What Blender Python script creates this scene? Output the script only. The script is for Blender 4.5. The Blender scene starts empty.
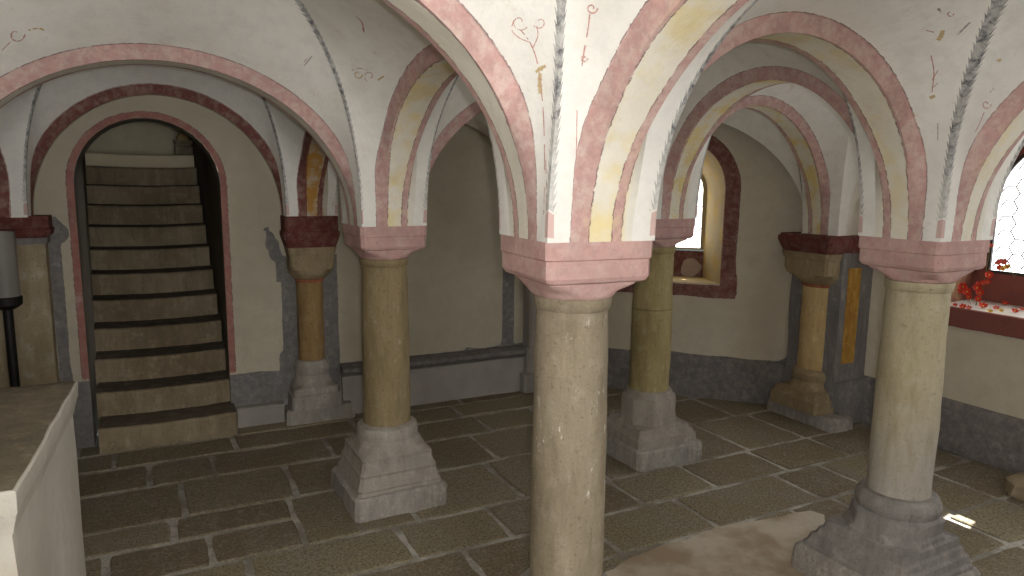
import bpy, bmesh, math, random
from math import pi, sin, cos, sqrt, radians, atan2
from mathutils import Vector, Matrix, noise
from mathutils.bvhtree import BVHTree
random.seed(7)
SC = bpy.context.scene
COL = SC.collection
ATTRS = ('p_red', 'p_grey', 'p_yel', 'p_dark', 'g_d', 'g_l', 'tone')
DEF = dict(p_red=-1.0, p_grey=-1.0, p_yel=0.0, p_dark=-1.0, g_d=1.0, g_l=0.0, tone=0.5)

# ------------------------------------------------------------------ helpers
def smooth(x, a=0.0, b=1.0):
    t = max(0.0, min(1.0, (x - a) / (b - a)))
    return t * t * (3 - 2 * t)

def nz(x, y, z, s=1.0, k=0.0):
    return noise.noise(Vector((x * s + k, y * s + k * 1.7, z * s - k)))

class MB:
    def __init__(self):
        self.v = []; self.f = []; self.m = []; self.a = {k: [] for k in ATTRS}
    def vert(self, p, **at):
        self.v.append(tuple(p))
        for k in ATTRS: self.a[k].append(at.get(k, DEF[k]))
        return len(self.v) - 1
    def face(self, idx, m=0):
        self.f.append(tuple(idx)); self.m.append(m)
    def grid(self, rows, m=0, at=None, closed=False, flip=False):
        """rows: list of lists of points; at: same-shaped list of dicts"""
        ids = []
        for i, r in enumerate(rows):
            ids.append([self.vert(p, **(at[i][j] if at else {})) for j, p in enumerate(r)])
        n = len(rows[0])
        for i in range(len(rows) - 1):
            for j in range(n if closed else n - 1):
                k = (j + 1) % n
                q = (ids[i][j], ids[i][k], ids[i + 1][k], ids[i + 1][j])
                self.face(q[::-1] if flip else q, m)
        return ids
    def box(self, x0, x1, y0, y1, z0, z1, m=0, **at):
        p = [(x, y, z) for z in (z0, z1) for y in (y0, y1) for x in (x0, x1)]
        i = [self.vert(q, **at) for q in p]
        for f in ((0, 2, 3, 1), (4, 5, 7, 6), (0, 1, 5, 4), (2, 6, 7, 3), (0, 4, 6, 2), (1, 3, 7, 5)):
            self.face([i[k] for k in f], m)
    def loft(self, rings, n=64, m=0, cap=True, at=None, half=None, jit=0.0, seed=0.0):
        """rings: (z, half-size, k[, kx, ky]) k = 0 circle, 1 square, 0.6 chamfered square"""
        rows = []; ats = []
        for ri, rg in enumerate(rings):
            z, h, k = rg[:3]
            row = []
            for j in range(n):
                t = 2 * pi * (j + .5) / n
                c, s = cos(t), sin(t)
                sq = 1.0 / max(abs(c), abs(s))
                oc = 1.414 / (abs(c) + abs(s))
                if k <= .6:
                    r = 1 + (min(sq, oc) - 1) * (k / .6)
                else:
                    w = (k - .6) / .4
                    r = min(sq, oc * (1 + w * .42))
                x, y = h * r * c, h * r * s
                if jit:
                    d = jit * nz(x, y, z, 9.0, seed)
                    x += c * d; y += s * d
                row.append((x, y, z))
            rows.append(row)
            ats.append([(at(rg, p) if at else {}) for p in row])
        ids = self.grid(rows, m, ats, closed=True)
        if cap:
            self.face(ids[-1], m); self.face(ids[0][::-1], m)
        return ids
    def tube(self, pts, rad, n=8, m=0):
        pts = [Vector(p) for p in pts]
        rows = []
        for i, p in enumerate(pts):
            d = (pts[min(i + 1, len(pts) - 1)] - pts[max(i - 1, 0)]).normalized()
            u = d.orthogonal().normalized(); w = d.cross(u)
            r = rad[i] if isinstance(rad, (list, tuple)) else rad
            rows.append([p + u * (r * cos(2 * pi * j / n)) + w * (r * sin(2 * pi * j / n)) for j in range(n)])
        ids = self.grid(rows, m, closed=True)
        self.face(ids[-1], m); self.face(ids[0][::-1], m)
    def build(self, name, mats, parent=None, angle=35, smooth_=True):
        me = bpy.data.meshes.new(name)
        me.from_pydata(self.v, [], self.f)
        if not isinstance(mats, (list, tuple)): mats = [mats]
        for m in mats: me.materials.append(m)
        me.polygons.foreach_set('material_index', self.m)
        for k in ATTRS:
            if any(x != DEF[k] for x in self.a[k]) or True:
                a = me.attributes.new(k, 'FLOAT', 'POINT')
                a.data.foreach_set('value', self.a[k])
        me.polygons.foreach_set('use_smooth', [smooth_] * len(self.f))
        bm = bmesh.new(); bm.from_mesh(me)
        bmesh.ops.recalc_face_normals(bm, faces=bm.faces)
        bm.to_mesh(me); bm.free()
        me.set_sharp_from_angle(angle=radians(angle))
        me.update()
        o = bpy.data.objects.new(name, me); COL.objects.link(o)
        if parent: o.parent = parent
        return o

def tag(o, label=None, cat=None, group=None, kind=None):
    if label: o['label'] = label
    if cat: o['category'] = cat
    if group: o['group'] = group
    if kind: o['kind'] = kind
    return o

def thing(name, loc, label, cat, rot=0.0, group=None):
    o = bpy.data.objects.new(name, None); COL.objects.link(o)
    o.location = loc; o.rotation_euler = (0, 0, rot); o.empty_display_size = .1
    return tag(o, label, cat, group)

# ------------------------------------------------------------------ materials
class NT:
    def __init__(self, name):
        self.mat = bpy.data.materials.new(name); self.mat.use_nodes = True
        self.t = self.mat.node_tree; self.t.nodes.clear()
        self.out = self.t.nodes.new('ShaderNodeOutputMaterial')
        self.b = self.t.nodes.new('ShaderNodeBsdfPrincipled')
        self.t.links.new(self.b.outputs[0], self.out.inputs[0])
        self.co = self.t.nodes.new('ShaderNodeTexCoord').outputs['Object']
    def set(self, sock, v):
        if hasattr(v, 'is_linked'): self.t.links.new(v, sock)
        elif v is not None: sock.default_value = v
    def noise(self, scale, detail=4.0, rough=.55, off=None, stretch=None):
        n = self.t.nodes.new('ShaderNodeTexNoise')
        n.inputs['Scale'].default_value = scale; n.inputs['Detail'].default_value = detail
        n.inputs['Roughness'].default_value = rough
        v = self.co
        if off or stretch:
            mp = self.t.nodes.new('ShaderNodeMapping')
            if off: mp.inputs['Location'].default_value = off
            if stretch: mp.inputs['Scale'].default_value = stretch
            self.t.links.new(v, mp.inputs[0]); v = mp.outputs[0]
        self.t.links.new(v, n.inputs['Vector'])
        return n.outputs[0]
    def voro(self, scale, feature='F1'):
        n = self.t.nodes.new('ShaderNodeTexVoronoi'); n.feature = feature
        n.inputs['Scale'].default_value = scale
        self.t.links.new(self.co, n.inputs['Vector'])
        return n.outputs['Distance']
    def m(self, op, a, b=None, c=None, clamp=False):
        n = self.t.nodes.new('ShaderNodeMath'); n.operation = op; n.use_clamp = clamp
        self.set(n.inputs[0], a)
        if b is not None: self.set(n.inputs[1], b)
        if c is not None: self.set(n.inputs[2], c)
        return n.outputs[0]
    def rng(self, v, a, b, lo=0.0, hi=1.0):
        n = self.t.nodes.new('ShaderNodeMapRange'); n.interpolation_type = 'SMOOTHSTEP'
        self.set(n.inputs[0], v)
        for i, x in enumerate((a, b, lo, hi)): self.set(n.inputs[i + 1], x)
        return n.outputs[0]
    def mix(self, f, a, b, mode='MIX'):
        n = self.t.nodes.new('ShaderNodeMix'); n.data_type = 'RGBA'; n.blend_type = mode
        self.set(n.inputs[0], f)
        self.set(n.inputs[6], (*a, 1) if isinstance(a, tuple) and len(a) == 3 else a)
        self.set(n.inputs[7], (*b, 1) if isinstance(b, tuple) and len(b) == 3 else b)
        return n.outputs[2]
    def attr(self, k):
        n = self.t.nodes.new('ShaderNodeAttribute'); n.attribute_name = k
        return n.outputs['Fac']
    def bump(self, h, strength=.3, dist=.01):
        n = self.t.nodes.new('ShaderNodeBump')
        n.inputs['Strength'].default_value = strength; n.inputs['Distance'].default_value = dist
        self.t.links.new(h, n.inputs['Height'])
        self.t.links.new(n.outputs[0], self.b.inputs['Normal'])
    def finish(self, color, rough=.85, spec=.2):
        self.set(self.b.inputs['Base Color'], (*color, 1) if isinstance(color, tuple) else color)
        self.set(self.b.inputs['Roughness'], rough)
        self.b.inputs['Specular IOR Level'].default_value = spec
        return self.mat

def plaster(name, base, pink, base2=None, yellow=(.80, .66, .30), grey=(.10, .10, .115), stain=.5, wear=.30, blotch=0.0):
    n = NT(name)
    big = n.noise(1.7, 6, .6); mid = n.noise(7, 6, .6, (3, 1, 2)); fine = n.noise(70, 4, .6)
    col = n.mix(n.rng(big, .38, .68, 0, stain), base, base2 or tuple(c * .8 for c in base))
    col = n.mix(n.rng(mid, .5, .75, 0, stain * .6), col, tuple(c * d for c, d in zip(base, (.84, .8, .72))))
    mot = n.noise(13, 9, .72, (1, 8, 2)); fleck = n.noise(48, 6, .75, (3, 3, 9))
    col = n.mix(n.rng(mot, .42, .68, 0, .55), col, tuple(c * .84 for c in base))
    col = n.mix(n.rng(fleck, .58, .72, 0, .45), col, tuple(c * .72 for c in base))
    # faint remains of yellow, red and green painted ornament
    if blotch:
        b1 = n.noise(5.2, 7, .68, (7, 3, 1)); b2 = n.noise(5.0, 7, .7, (1, 9, 4)); b3 = n.noise(6, 7, .7, (5, 5, 8))
        col = n.mix(n.rng(b1, .635, .70, 0, blotch), col, (.60, .42, .20))
        col = n.mix(n.rng(b2, .655, .70, 0, blotch * .8), col, (.52, .28, .22))
        col = n.mix(n.rng(b3, .675, .72, 0, blotch * .6), col, (.34, .38, .34))
    yn = n.noise(6.5, 6, .65, (2, 7, 3))
    yf = n.m('MULTIPLY', n.attr('p_yel'), n.rng(yn, .42, .66, .07, .75))
    col = n.mix(yf, col, n.mix(n.rng(mid, .35, .7), yellow, tuple(c * .84 for c in yellow)))
    jit = n.m('MULTIPLY', n.m('SUBTRACT', fine, .5), .012)
    worn = n.rng(n.noise(22, 6, .7), .40, .66, 1.0, 1.0 - wear)
    def paint(key, colr, col):
        d = n.m('ADD', n.attr(key), jit)
        f = n.m('MULTIPLY', n.rng(d, -.0012, .0012), worn)
        var = n.mix(n.rng(mid, .3, .72), colr, tuple(c * .78 for c in colr))
        var = n.mix(n.rng(fleck, .46, .66, 0, .55), var, tuple(c * .66 for c in colr))
        var = n.mix(n.rng(mot, .56, .70, 0, .5), var, tuple(c + (.8 - c) * .35 for c in colr))
        return n.mix(f, col, var), d
    col, _ = paint('p_grey', grey, col)
    col, d = paint('p_red', pink, col)
    line = n.m('MULTIPLY', n.rng(n.m('ABSOLUTE', d), .0008, .0028, .75, 0), n.rng(n.noise(30, 3), .38, .55))
    col = n.mix(line, col, (.10, .06, .06))
    col, _ = paint('p_dark', (.045, .028, .026), col)
    # feathered garland along the groins
    gd = n.attr('g_d'); gl = n.attr('g_l')
    saw = n.m('FRACT', n.m('SUBTRACT', n.m('MULTIPLY', gl, 38.0), n.m('MULTIPLY', gd, 60.0)))
    w = n.m('ADD', n.m('MULTIPLY', n.m('POWER', saw, 1.5), .016), n.rng(gl, .05, .50, .013, .026))
    f = n.rng(n.m('SUBTRACT', w, n.m('ADD', gd, n.m('MULTIPLY', jit, .5))), -.001, .001)
    f = n.m('MULTIPLY', f, n.rng(gl, .082, .088))
    f = n.m('MULTIPLY', f, n.rng(n.noise(45, 5, .7), .3, .62, .98, .45))
    f = n.m('MULTIPLY', f, n.rng(gl, .08, .40, .55, 1.0))
    col = n.mix(f, col, n.mix(n.rng(n.noise(60, 5, .7, (8, 1, 1)), .38, .62), (.055, .06, .072), (.21, .215, .225)))
    tip = n.m('MULTIPLY', n.rng(gd, .017, .019, 1, 0), n.m('MULTIPLY', n.rng(gl, .012, .016), n.rng(gl, .078, .082, 1, 0)))
    col = n.mix(n.m('MULTIPLY', tip, .8), col, pink)
    h = n.m('ADD', n.m('MULTIPLY', big, 1.0), n.m('ADD', n.m('MULTIPLY', mid, .6), n.m('ADD', n.m('MULTIPLY', mot, .35), n.m('MULTIPLY', fine, .10))))
    n.bump(h, .5, .022)
    return n.finish(col, .9, .12)

def stone(name, c1, c2, c3, scale=9.0, flakes=0.0, low=None, bump=.4, speck=.4, rough=.85):
    n = NT(name)
    big = n.noise(scale * .35, 6, .6, stretch=(1, 1, .5)); mid = n.noise(scale * 2.2, 7, .65); fine = n.noise(130, 4, .7)
    col = n.mix(n.rng(big, .35, .68), c1, c2)
    col = n.mix(n.rng(mid, .5, .72, 0, .8), col, c3)
    if low:   # worn grey foot of the shaft (stone grain rubbed bare)
        z = n.t.nodes.new('ShaderNodeSeparateXYZ'); n.t.links.new(n.co, z.inputs[0])
        hz = n.m('ADD', z.outputs[2], n.m('MULTIPLY', n.m('SUBTRACT', big, .5), .5))
        col = n.mix(n.rng(hz, low[1], low[2], 1, 0), col, low[0])
    strk = n.noise(scale * 2.4, 7, .7, (6, 1, 3), (1, 1, .22)); pit = n.noise(60, 5, .75, (2, 2, 7))
    col = n.mix(n.rng(strk, .46, .68, 0, .55), col, tuple(c * .72 for c in c2))
    col = n.mix(n.rng(strk, .32, .46, .40, 0), col, tuple(min(1, c * 1.22) for c in c3))
    col = n.mix(n.rng(pit, .56, .68, 0, .6), col, tuple(c * .55 for c in c2))
    col = n.mix(n.rng(fine, .55, .7, 0, speck), col, tuple(c * .55 for c in c2))
    if flakes:
        fl = n.noise(26, 8, .75, (4, 4, 4), (1, 1, .45)); fl2 = n.noise(4, 3, .5, (9, 2, 2))
        ff = n.m('MULTIPLY', n.rng(fl, .60, .63), n.rng(fl2, .42, .56))
        col = n.mix(n.m('MULTIPLY', ff, flakes), col, (.62, .58, .50))
    n.bump(n.m('ADD', n.m('MULTIPLY', mid, 1.0), n.m('ADD', n.m('MULTIPLY', pit, -.5), n.m('MULTIPLY', fine, .35))), bump, .014)
    return n.finish(col, rough, .2)

PINK = (.58, .365, .34)
OXIDE = (.155, .048, .042)
M = {}
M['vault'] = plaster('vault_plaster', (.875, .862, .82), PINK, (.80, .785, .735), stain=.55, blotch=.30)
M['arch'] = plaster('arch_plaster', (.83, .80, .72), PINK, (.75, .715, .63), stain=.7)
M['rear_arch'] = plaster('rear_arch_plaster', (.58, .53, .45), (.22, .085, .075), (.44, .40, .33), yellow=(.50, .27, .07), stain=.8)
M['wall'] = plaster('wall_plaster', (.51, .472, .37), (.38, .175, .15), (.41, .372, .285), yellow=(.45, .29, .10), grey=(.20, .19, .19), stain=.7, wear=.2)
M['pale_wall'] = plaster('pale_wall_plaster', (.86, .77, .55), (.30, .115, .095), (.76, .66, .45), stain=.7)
M['window_wall'] = plaster('window_wall_plaster', (.63, .575, .46), (.23, .09, .08), (.53, .475, .375), yellow=(.62, .42, .13), grey=(.20, .185, .185), stain=.7, wear=.18)
M['impost'] = plaster('pink_impost', (.66, .60, .54), PINK, stain=.5, wear=.22)
M['oxide'] = plaster('oxide_impost', (.36, .27, .22), OXIDE, stain=.5, wear=.22)
M['altar'] = plaster('altar_plaster', (.66, .63, .56), PINK, (.52, .49, .42), stain=.8)
M['altar_top'] = stone('altar_top_stone', (.23, .195, .14), (.17, .145, .10), (.30, .26, .19), 6, bump=.3)
M['shaft_c'] = stone('pale_sandstone', (.281, .236, .169), (.225, .184, .124), (.330, .281, .210), 8, flakes=.9)
M['shaft_l'] = stone('ochre_sandstone', (.281, .220, .122), (.230, .173, .090), (.324, .266, .166), 8, flakes=.25)
M['shaft_m'] = stone('olive_sandstone', (.368, .304, .152), (.272, .216, .096), (.440, .376, .224), 8)
M['shaft_r'] = stone('yellow_sandstone', (.468, .413, .281), (.390, .335, .203), (.499, .456, .335), 7, low=((.40, .37, .325), .42, .95))
M['base'] = stone('grey_base_stone', (.365, .336, .293), (.297, .272, .238), (.425, .395, .353), 8, bump=.5)
M['base_dark'] = stone('slate_base_stone', (.272, .256, .236), (.208, .196, .184), (.344, .324, .300), 8, bump=.5)
M['plinth'] = stone('rough_plinth_stone', (.42, .395, .355), (.32, .30, .27), (.55, .525, .48), 16, bump=.9, speck=.6)
M['small_shaft'] = stone('small_ochre_shaft', (.304, .200, .088), (.240, .152, .064), (.360, .264, .136), 9)
M['small_cap'] = stone('small_capital_stone', (.336, .264, .160), (.272, .208, .124), (.400, .336, .216), 9)
M['lit_shaft'] = stone('small_yellow_shaft', (.55, .40, .20), (.47, .33, .15), (.60, .47, .27), 9)
M['ring'] = stone('rust_ring', (.33, .125, .07), (.26, .09, .05), (.38, .17, .10), 9)
M['pilaster'] = stone('pilaster_stone', (.40, .335, .23), (.28, .225, .14), (.47, .42, .33), 5)
M['grey_paint'] = stone('grey_painted_stone', (.23, .215, .21), (.17, .16, .155), (.31, .29, .275), 7, bump=.3)
M['panel'] = stone('ochre_panel', (.50, .29, .06), (.33, .16, .035), (.58, .38, .12), 10, bump=.3)
M['step'] = stone('worn_step_stone', (.33, .27, .18), (.22, .17, .105), (.39, .33, .235), 6, bump=.5)
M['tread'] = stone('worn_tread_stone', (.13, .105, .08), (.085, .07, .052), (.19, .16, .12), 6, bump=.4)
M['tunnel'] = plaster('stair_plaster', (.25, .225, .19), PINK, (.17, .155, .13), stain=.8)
M['ledge'] = plaster('sill_plaster', (.70, .68, .64), PINK, stain=.5)
M['brown'] = plaster('red_brown_paint', (.23, .085, .07), (.23, .085, .07), (.17, .062, .052), stain=.9)
M['dado'] = plaster('dado_plaster', (.40, .375, .345), PINK, (.27, .25, .235), grey=(.185, .17, .165), stain=.9)
M['jamb'] = plaster('window_jamb_plaster', (.44, .35, .205), (.24, .09, .075), (.34, .26, .14), yellow=(.52, .35, .10), stain=.6)

def flag_mat():
    n = NT('flagstone')
    big = n.noise(3.0, 6, .65); mid = n.noise(24, 7, .7); fine = n.noise(110, 4, .75)
    t = n.attr('tone')
    col = n.mix(t, (.185, .145, .092), (.31, .265, .17))
    col = n.mix(n.rng(big, .40, .68, 0, .7), col, (.28, .255, .20))
    col = n.mix(n.rng(mid, .46, .68, 0, .6), col, (.36, .32, .235))
    col = n.mix(n.rng(n.noise(80, 8, .85), .46, .58, 0, .70), col, (.072, .055, .038))
    col = n.mix(n.rng(n.noise(64, 8, .85, (5, 5, 5)), .54, .66, 0, .55), col, (.46, .41, .31))
    n.bump(n.m('ADD', mid, n.m('MULTIPLY', fine, .6)), .55, .008)
    return n.finish(col, n.rng(mid, .3, .7, .72, .92), .25)
def mortar_mat():
    n = NT('mortar')
    mid = n.noise(18, 7, .7); fine = n.noise(120, 4, .7)
    col = n.mix(n.rng(mid, .35, .65), (.43, .41, .37), (.60, .575, .52))
    col = n.mix(n.rng(n.noise(2.6, 6, .65), .40, .60, 0, .85), col, (.21, .19, .155))
    col = n.mix(n.rng(fine, .48, .62, 0, .5), col, (.20, .185, .16))
    n.bump(mid, .6, .01)
    return n.finish(col, .92, .1)
def patch_mat():
    n = NT('screed')
    big = n.noise(2.6, 5, .6); mid = n.noise(14, 6, .6)
    col = n.mix(n.rng(big, .40, .62), (.54, .485, .395), (.36, .28, .195))
    col = n.mix(n.rng(mid, .5, .72, 0, .4), col, (.36, .325, .275))
    n.bump(mid, .25, .006)
    return n.finish(col, .9, .12)
M['flag'] = flag_mat(); M['mortar'] = mortar_mat(); M['patch'] = patch_mat()

def simple(name, c, rough=.6, metal=0.0, var=.25, scale=30):
    n = NT(name)
    f = n.noise(scale, 4)
    col = n.mix(n.rng(f, .35, .65), c, tuple(x * (1 - var) for x in c))
    n.b.inputs['Metallic'].default_value = metal
    n.bump(f, .1, .003)
    return n.finish(col, rough, .4)
M['iron'] = simple('black_iron', (.018, .016, .015), .55, .6)
M['petal_red'] = simple('petal_red', (.62, .035, .012), .6)
M['petal_pink'] = simple('petal_pink', (.70, .12, .10), .6)
M['petal_yellow'] = simple('petal_yellow', (.72, .50, .08), .6)
M['stem'] = simple('dry_stem', (.22, .20, .06), .7)
M['lead'] = simple('lead_came', (.10, .095, .09), .5, .5)
M['frame'] = simple('dark_window_frame', (.03, .026, .024), .6)
M['tendril_red'] = simple('tendril_red', (.60, .36, .31), .9, scale=60, var=.2)
M['tendril_ochre'] = simple('tendril_ochre', (.66, .51, .28), .9, scale=60, var=.2)
M['tendril_grey'] = simple('tendril_grey', (.40, .39, .37), .9, scale=60, var=.2)

def glass_mat():
    n = NT('smoky_glass')
    n.b.inputs['Transmission Weight'].default_value = .75
    n.b.inputs['IOR'].default_value = 1.3
    return n.finish(n.mix(n.rng(n.noise(10, 3), .3, .7), (.62, .60, .55), (.70, .68, .63)), .45, .5)
M['glass'] = glass_mat()

def pane_mat(name, strength, tint):
    n = NT(name)
    f = n.noise(9, 4)
    col = n.mix(n.rng(f, .58, .70, 0, .5), (1, 1, 1), tint)
    n.set(n.b.inputs['Emission Color'], col)
    n.b.inputs['Emission Strength'].default_value = strength
    return n.finish((.8, .8, .8), .3)
M['pane_big'] = pane_mat('sunlit_leaded_pane', 5.0, (1.0, .90, .66))
M['pane_small'] = pane_mat('sunlit_pane', 5.5, (1.0, .94, .80))

# ------------------------------------------------------------------ camera (fitted to the photograph)
F = 705.33
CAMP = Vector((-1.01992, -1.68569, 1.6))
RT = Vector((.8927012, -.45049425, .01181094)); UP = Vector((.05725465, .13937446, .98858316)); FW = Vector((.44699717, .88183314, -.15021264))
cam = bpy.data.cameras.new('camera'); co = bpy.data.objects.new('camera', cam); COL.objects.link(co)
mt = Matrix.Identity(4)
for i in range(3):
    mt[i][0] = RT[i]; mt[i][1] = UP[i]; mt[i][2] = -FW[i]; mt[i][3] = CAMP[i]
co.matrix_world = mt
cam.sensor_fit = 'HORIZONTAL'; cam.sensor_width = 36; cam.lens = F / 1024 * 36
cam.clip_start = .02; cam.clip_end = 200
SC.camera = co
def ray(u, v):
    return (FW + RT * ((u - 512) / F) - UP * ((v - 288) / F)).normalized()

# ------------------------------------------------------------------ plan of the crypt
WALLY, WALLX, XL, YB = 3.05, 3.25, -3.55, -3.35
DS = 4.87                                  # diagonal window wall: x + y = DS
class Node:
    def __init__(self, x, y, zs=1.41, rot=0.0, h=.16):
        self.p = Vector((x, y)); self.zs = zs; self.rot = radians(rot); self.h = h
ND = dict(
    C=Node(.03, .003, 1.446, -3.6), R=Node(1.578, -.003, 1.406, 1.5), L=Node(-.03, 1.645, 1.385, 1.3), M=Node(1.54, 1.554, 1.403, -.4),
    Cw=Node(-1.92, 0), Lw=Node(-1.90, 1.62, 1.39), C3=Node(0, -1.72), R3=Node(1.58, -1.66), W3=Node(-1.92, -1.72),
    P=Node(-.13, WALLY, 1.36), Pw=Node(-1.78, WALLY, 1.375), N=Node(1.60, WALLY, 1.37), Q=Node(3.06, 1.60, 1.27),
    Rw=Node(WALLX, -.15), Rw3=Node(WALLX, -1.66),
    A0=Node(XL, WALLY), A1=Node(XL, 1.62), A2=Node(XL, 0), A3=Node(XL, -1.72),
    B0=Node(XL, YB), B1=Node(-1.92, YB), B2=Node(0, YB), B3=Node(1.58, YB), B4=Node(WALLX, YB))

EDGE_RISE = {('Q', 'N'): .75, ('Lw', 'L'): .672, ('Cw', 'C'): .715, ('Pw', 'P'): .70, ('C', 'R'): .63, ('M', 'Q'): .72, ('R', 'M'): .66, ('C', 'L'): .61, ('C3', 'C'): .60}
EDGE_YEL = {('C3', 'C'): 1.0, ('C', 'R'): .75, ('R', 'M'): 1.7, ('M', 'Q'): 1.8, ('C', 'L'): 1.0, ('R3', 'R'): 1.0, ('L', 'P'): 1.8, ('L', 'M'): .2, ('Lw', 'L'): .1, ('Cw', 'C'): .1}
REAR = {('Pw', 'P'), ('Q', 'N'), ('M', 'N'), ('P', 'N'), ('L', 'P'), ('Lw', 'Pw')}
W0, W1, ST = .052, .076, .056
def wid(phi): return W0 + (W1 - W0) * smooth(min(phi, pi - phi), radians(5), radians(55))
def akey(a, b):
    return (a, b) if (a, b) in EDGE_RISE or (a, b) in EDGE_YEL or (a, b) in REAR else ((b, a) if (b, a) in EDGE_RISE or (b, a) in EDGE_YEL or (b, a) in REAR else (a, b))

def edge_frame(a, b):
    A, B = ND[a], ND[b]
    d = (B.p - A.p); D = d.length; d = d / D
    nrm = Vector((-d.y, d.x))
    r = (D - A.h - B.h) / 2
    mid = A.p + d * (A.h + r)
    k = akey(a, b)
    rise = EDGE_RISE.get(k, min(r * 1.0, .66))
    return A, B, d, nrm, r, mid, rise
NSEG = 48
def profile(a, b, phi):
    A, B, d, nrm, r, mid, rise = edge_frame(a, b)
    t = (1 - cos(phi)) / 2
    z0 = A.zs + (B.zs - A.zs) * t
    p = mid - d * (r * cos(phi))
    return Vector((p.x, p.y, z0 + rise * sin(phi))), Vector((-d.x * cos(phi), -d.y * cos(phi), sin(phi) * 1.0)).normalized(), Vector((nrm.x, nrm.y, 0))
def strip_off(phi):
    f = min(phi, pi - phi)
    a = radians(78) * smooth(f, radians(3), radians(42))
    st = .036 + (ST - .036) * smooth(f, 0, radians(35))
    return wid(phi) + st * cos(a), st * sin(a)
def spin(p):
    """the springers follow the turn of the imposts they stand on"""
    for n in ND.values():
        if n.rot:
            q = Vector((p.x, p.y)) - n.p
            w = 1 - smooth(q.length, .24, .6)
            if w > 0 and p.z < 1.9:
                a = n.rot * w * (1 - smooth(p.z, 1.45, 1.85))
                c, s = cos(a), sin(a)
                p = Vector((n.p.x + c * q.x - s * q.y, n.p.y + s * q.x + c * q.y, p.z))
    return p

def extrados(a, b, phi, side):
    p, nr, lat = profile(a, b, phi)
    lo, up = strip_off(phi)
    if frozenset((a, b)) in FLUSH: lo = up = 0
    return p + lat * (side * lo) + nr * up

NOPAINT = {frozenset(('Q', 'N')), frozenset(('N', 'P')), frozenset(('Rw', 'Q'))}
FLUSH = {frozenset(('Q', 'N'))}          # here the web runs straight into the wall
def near_side(a, b):
    fr_ = edge_frame(a, b)
    return 1 if fr_[3].dot(Vector((-1.02, -1.69)) - fr_[5]) > 0 else -1
def arch(a, b, idx, label=None):
    k = akey(a, b); yel = EDGE_YEL.get(k, .3); ns = near_side(a, b); bare = frozenset((a, b)) in NOPAINT
    mb = MB(); rows = []; ats = []
    for i in range(NSEG + 1):
        phi = pi * i / NSEG
        W = wid(phi)
        offs = [(-1, 'E'), (-1, 'F'), (-W, 0), (-W * .8, 0), (-W * .6, 0), (-W * .4, 0), (0, 0), (W * .4, 0), (W * .6, 0), (W * .8, 0), (W, 0), (1, 'F'), (1, 'E')]
        p, nr, lat = profile(a, b, phi)
        row = []; at = []
        for o, kind in offs:
            if kind == 'E':
                q = extrados(a, b, phi, o); s = dict(p_red=.006 if o == ns else -.03)
            elif kind == 'F':
                lo, up = strip_off(phi)
                q = p + lat * (o * (W + (lo - W) * .5)) + nr * (up * .5); s = dict(p_red=.02 if o == ns else -.015)
            else:
                wob = .004 * nz(p.x + o, p.y, p.z, 5)
                q = p + lat * o + nr * wob * (1 if abs(o) < W else 0)
                e = abs(o); nr_ = o * ns > 0
                s = dict(p_red=(.011 - (W - e)) if nr_ else min(.026 - (W - e), W - e + .004), p_yel=yel)
            if bare: s['p_red'] = -1
            row.append(spin(q)); at.append(s)
        rows.append(row); ats.append(at)
    mb.grid(rows, 0, ats)
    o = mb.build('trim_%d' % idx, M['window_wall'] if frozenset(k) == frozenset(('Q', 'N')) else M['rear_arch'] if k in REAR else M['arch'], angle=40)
    return tag(o, label, None, None, 'structure')

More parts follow.
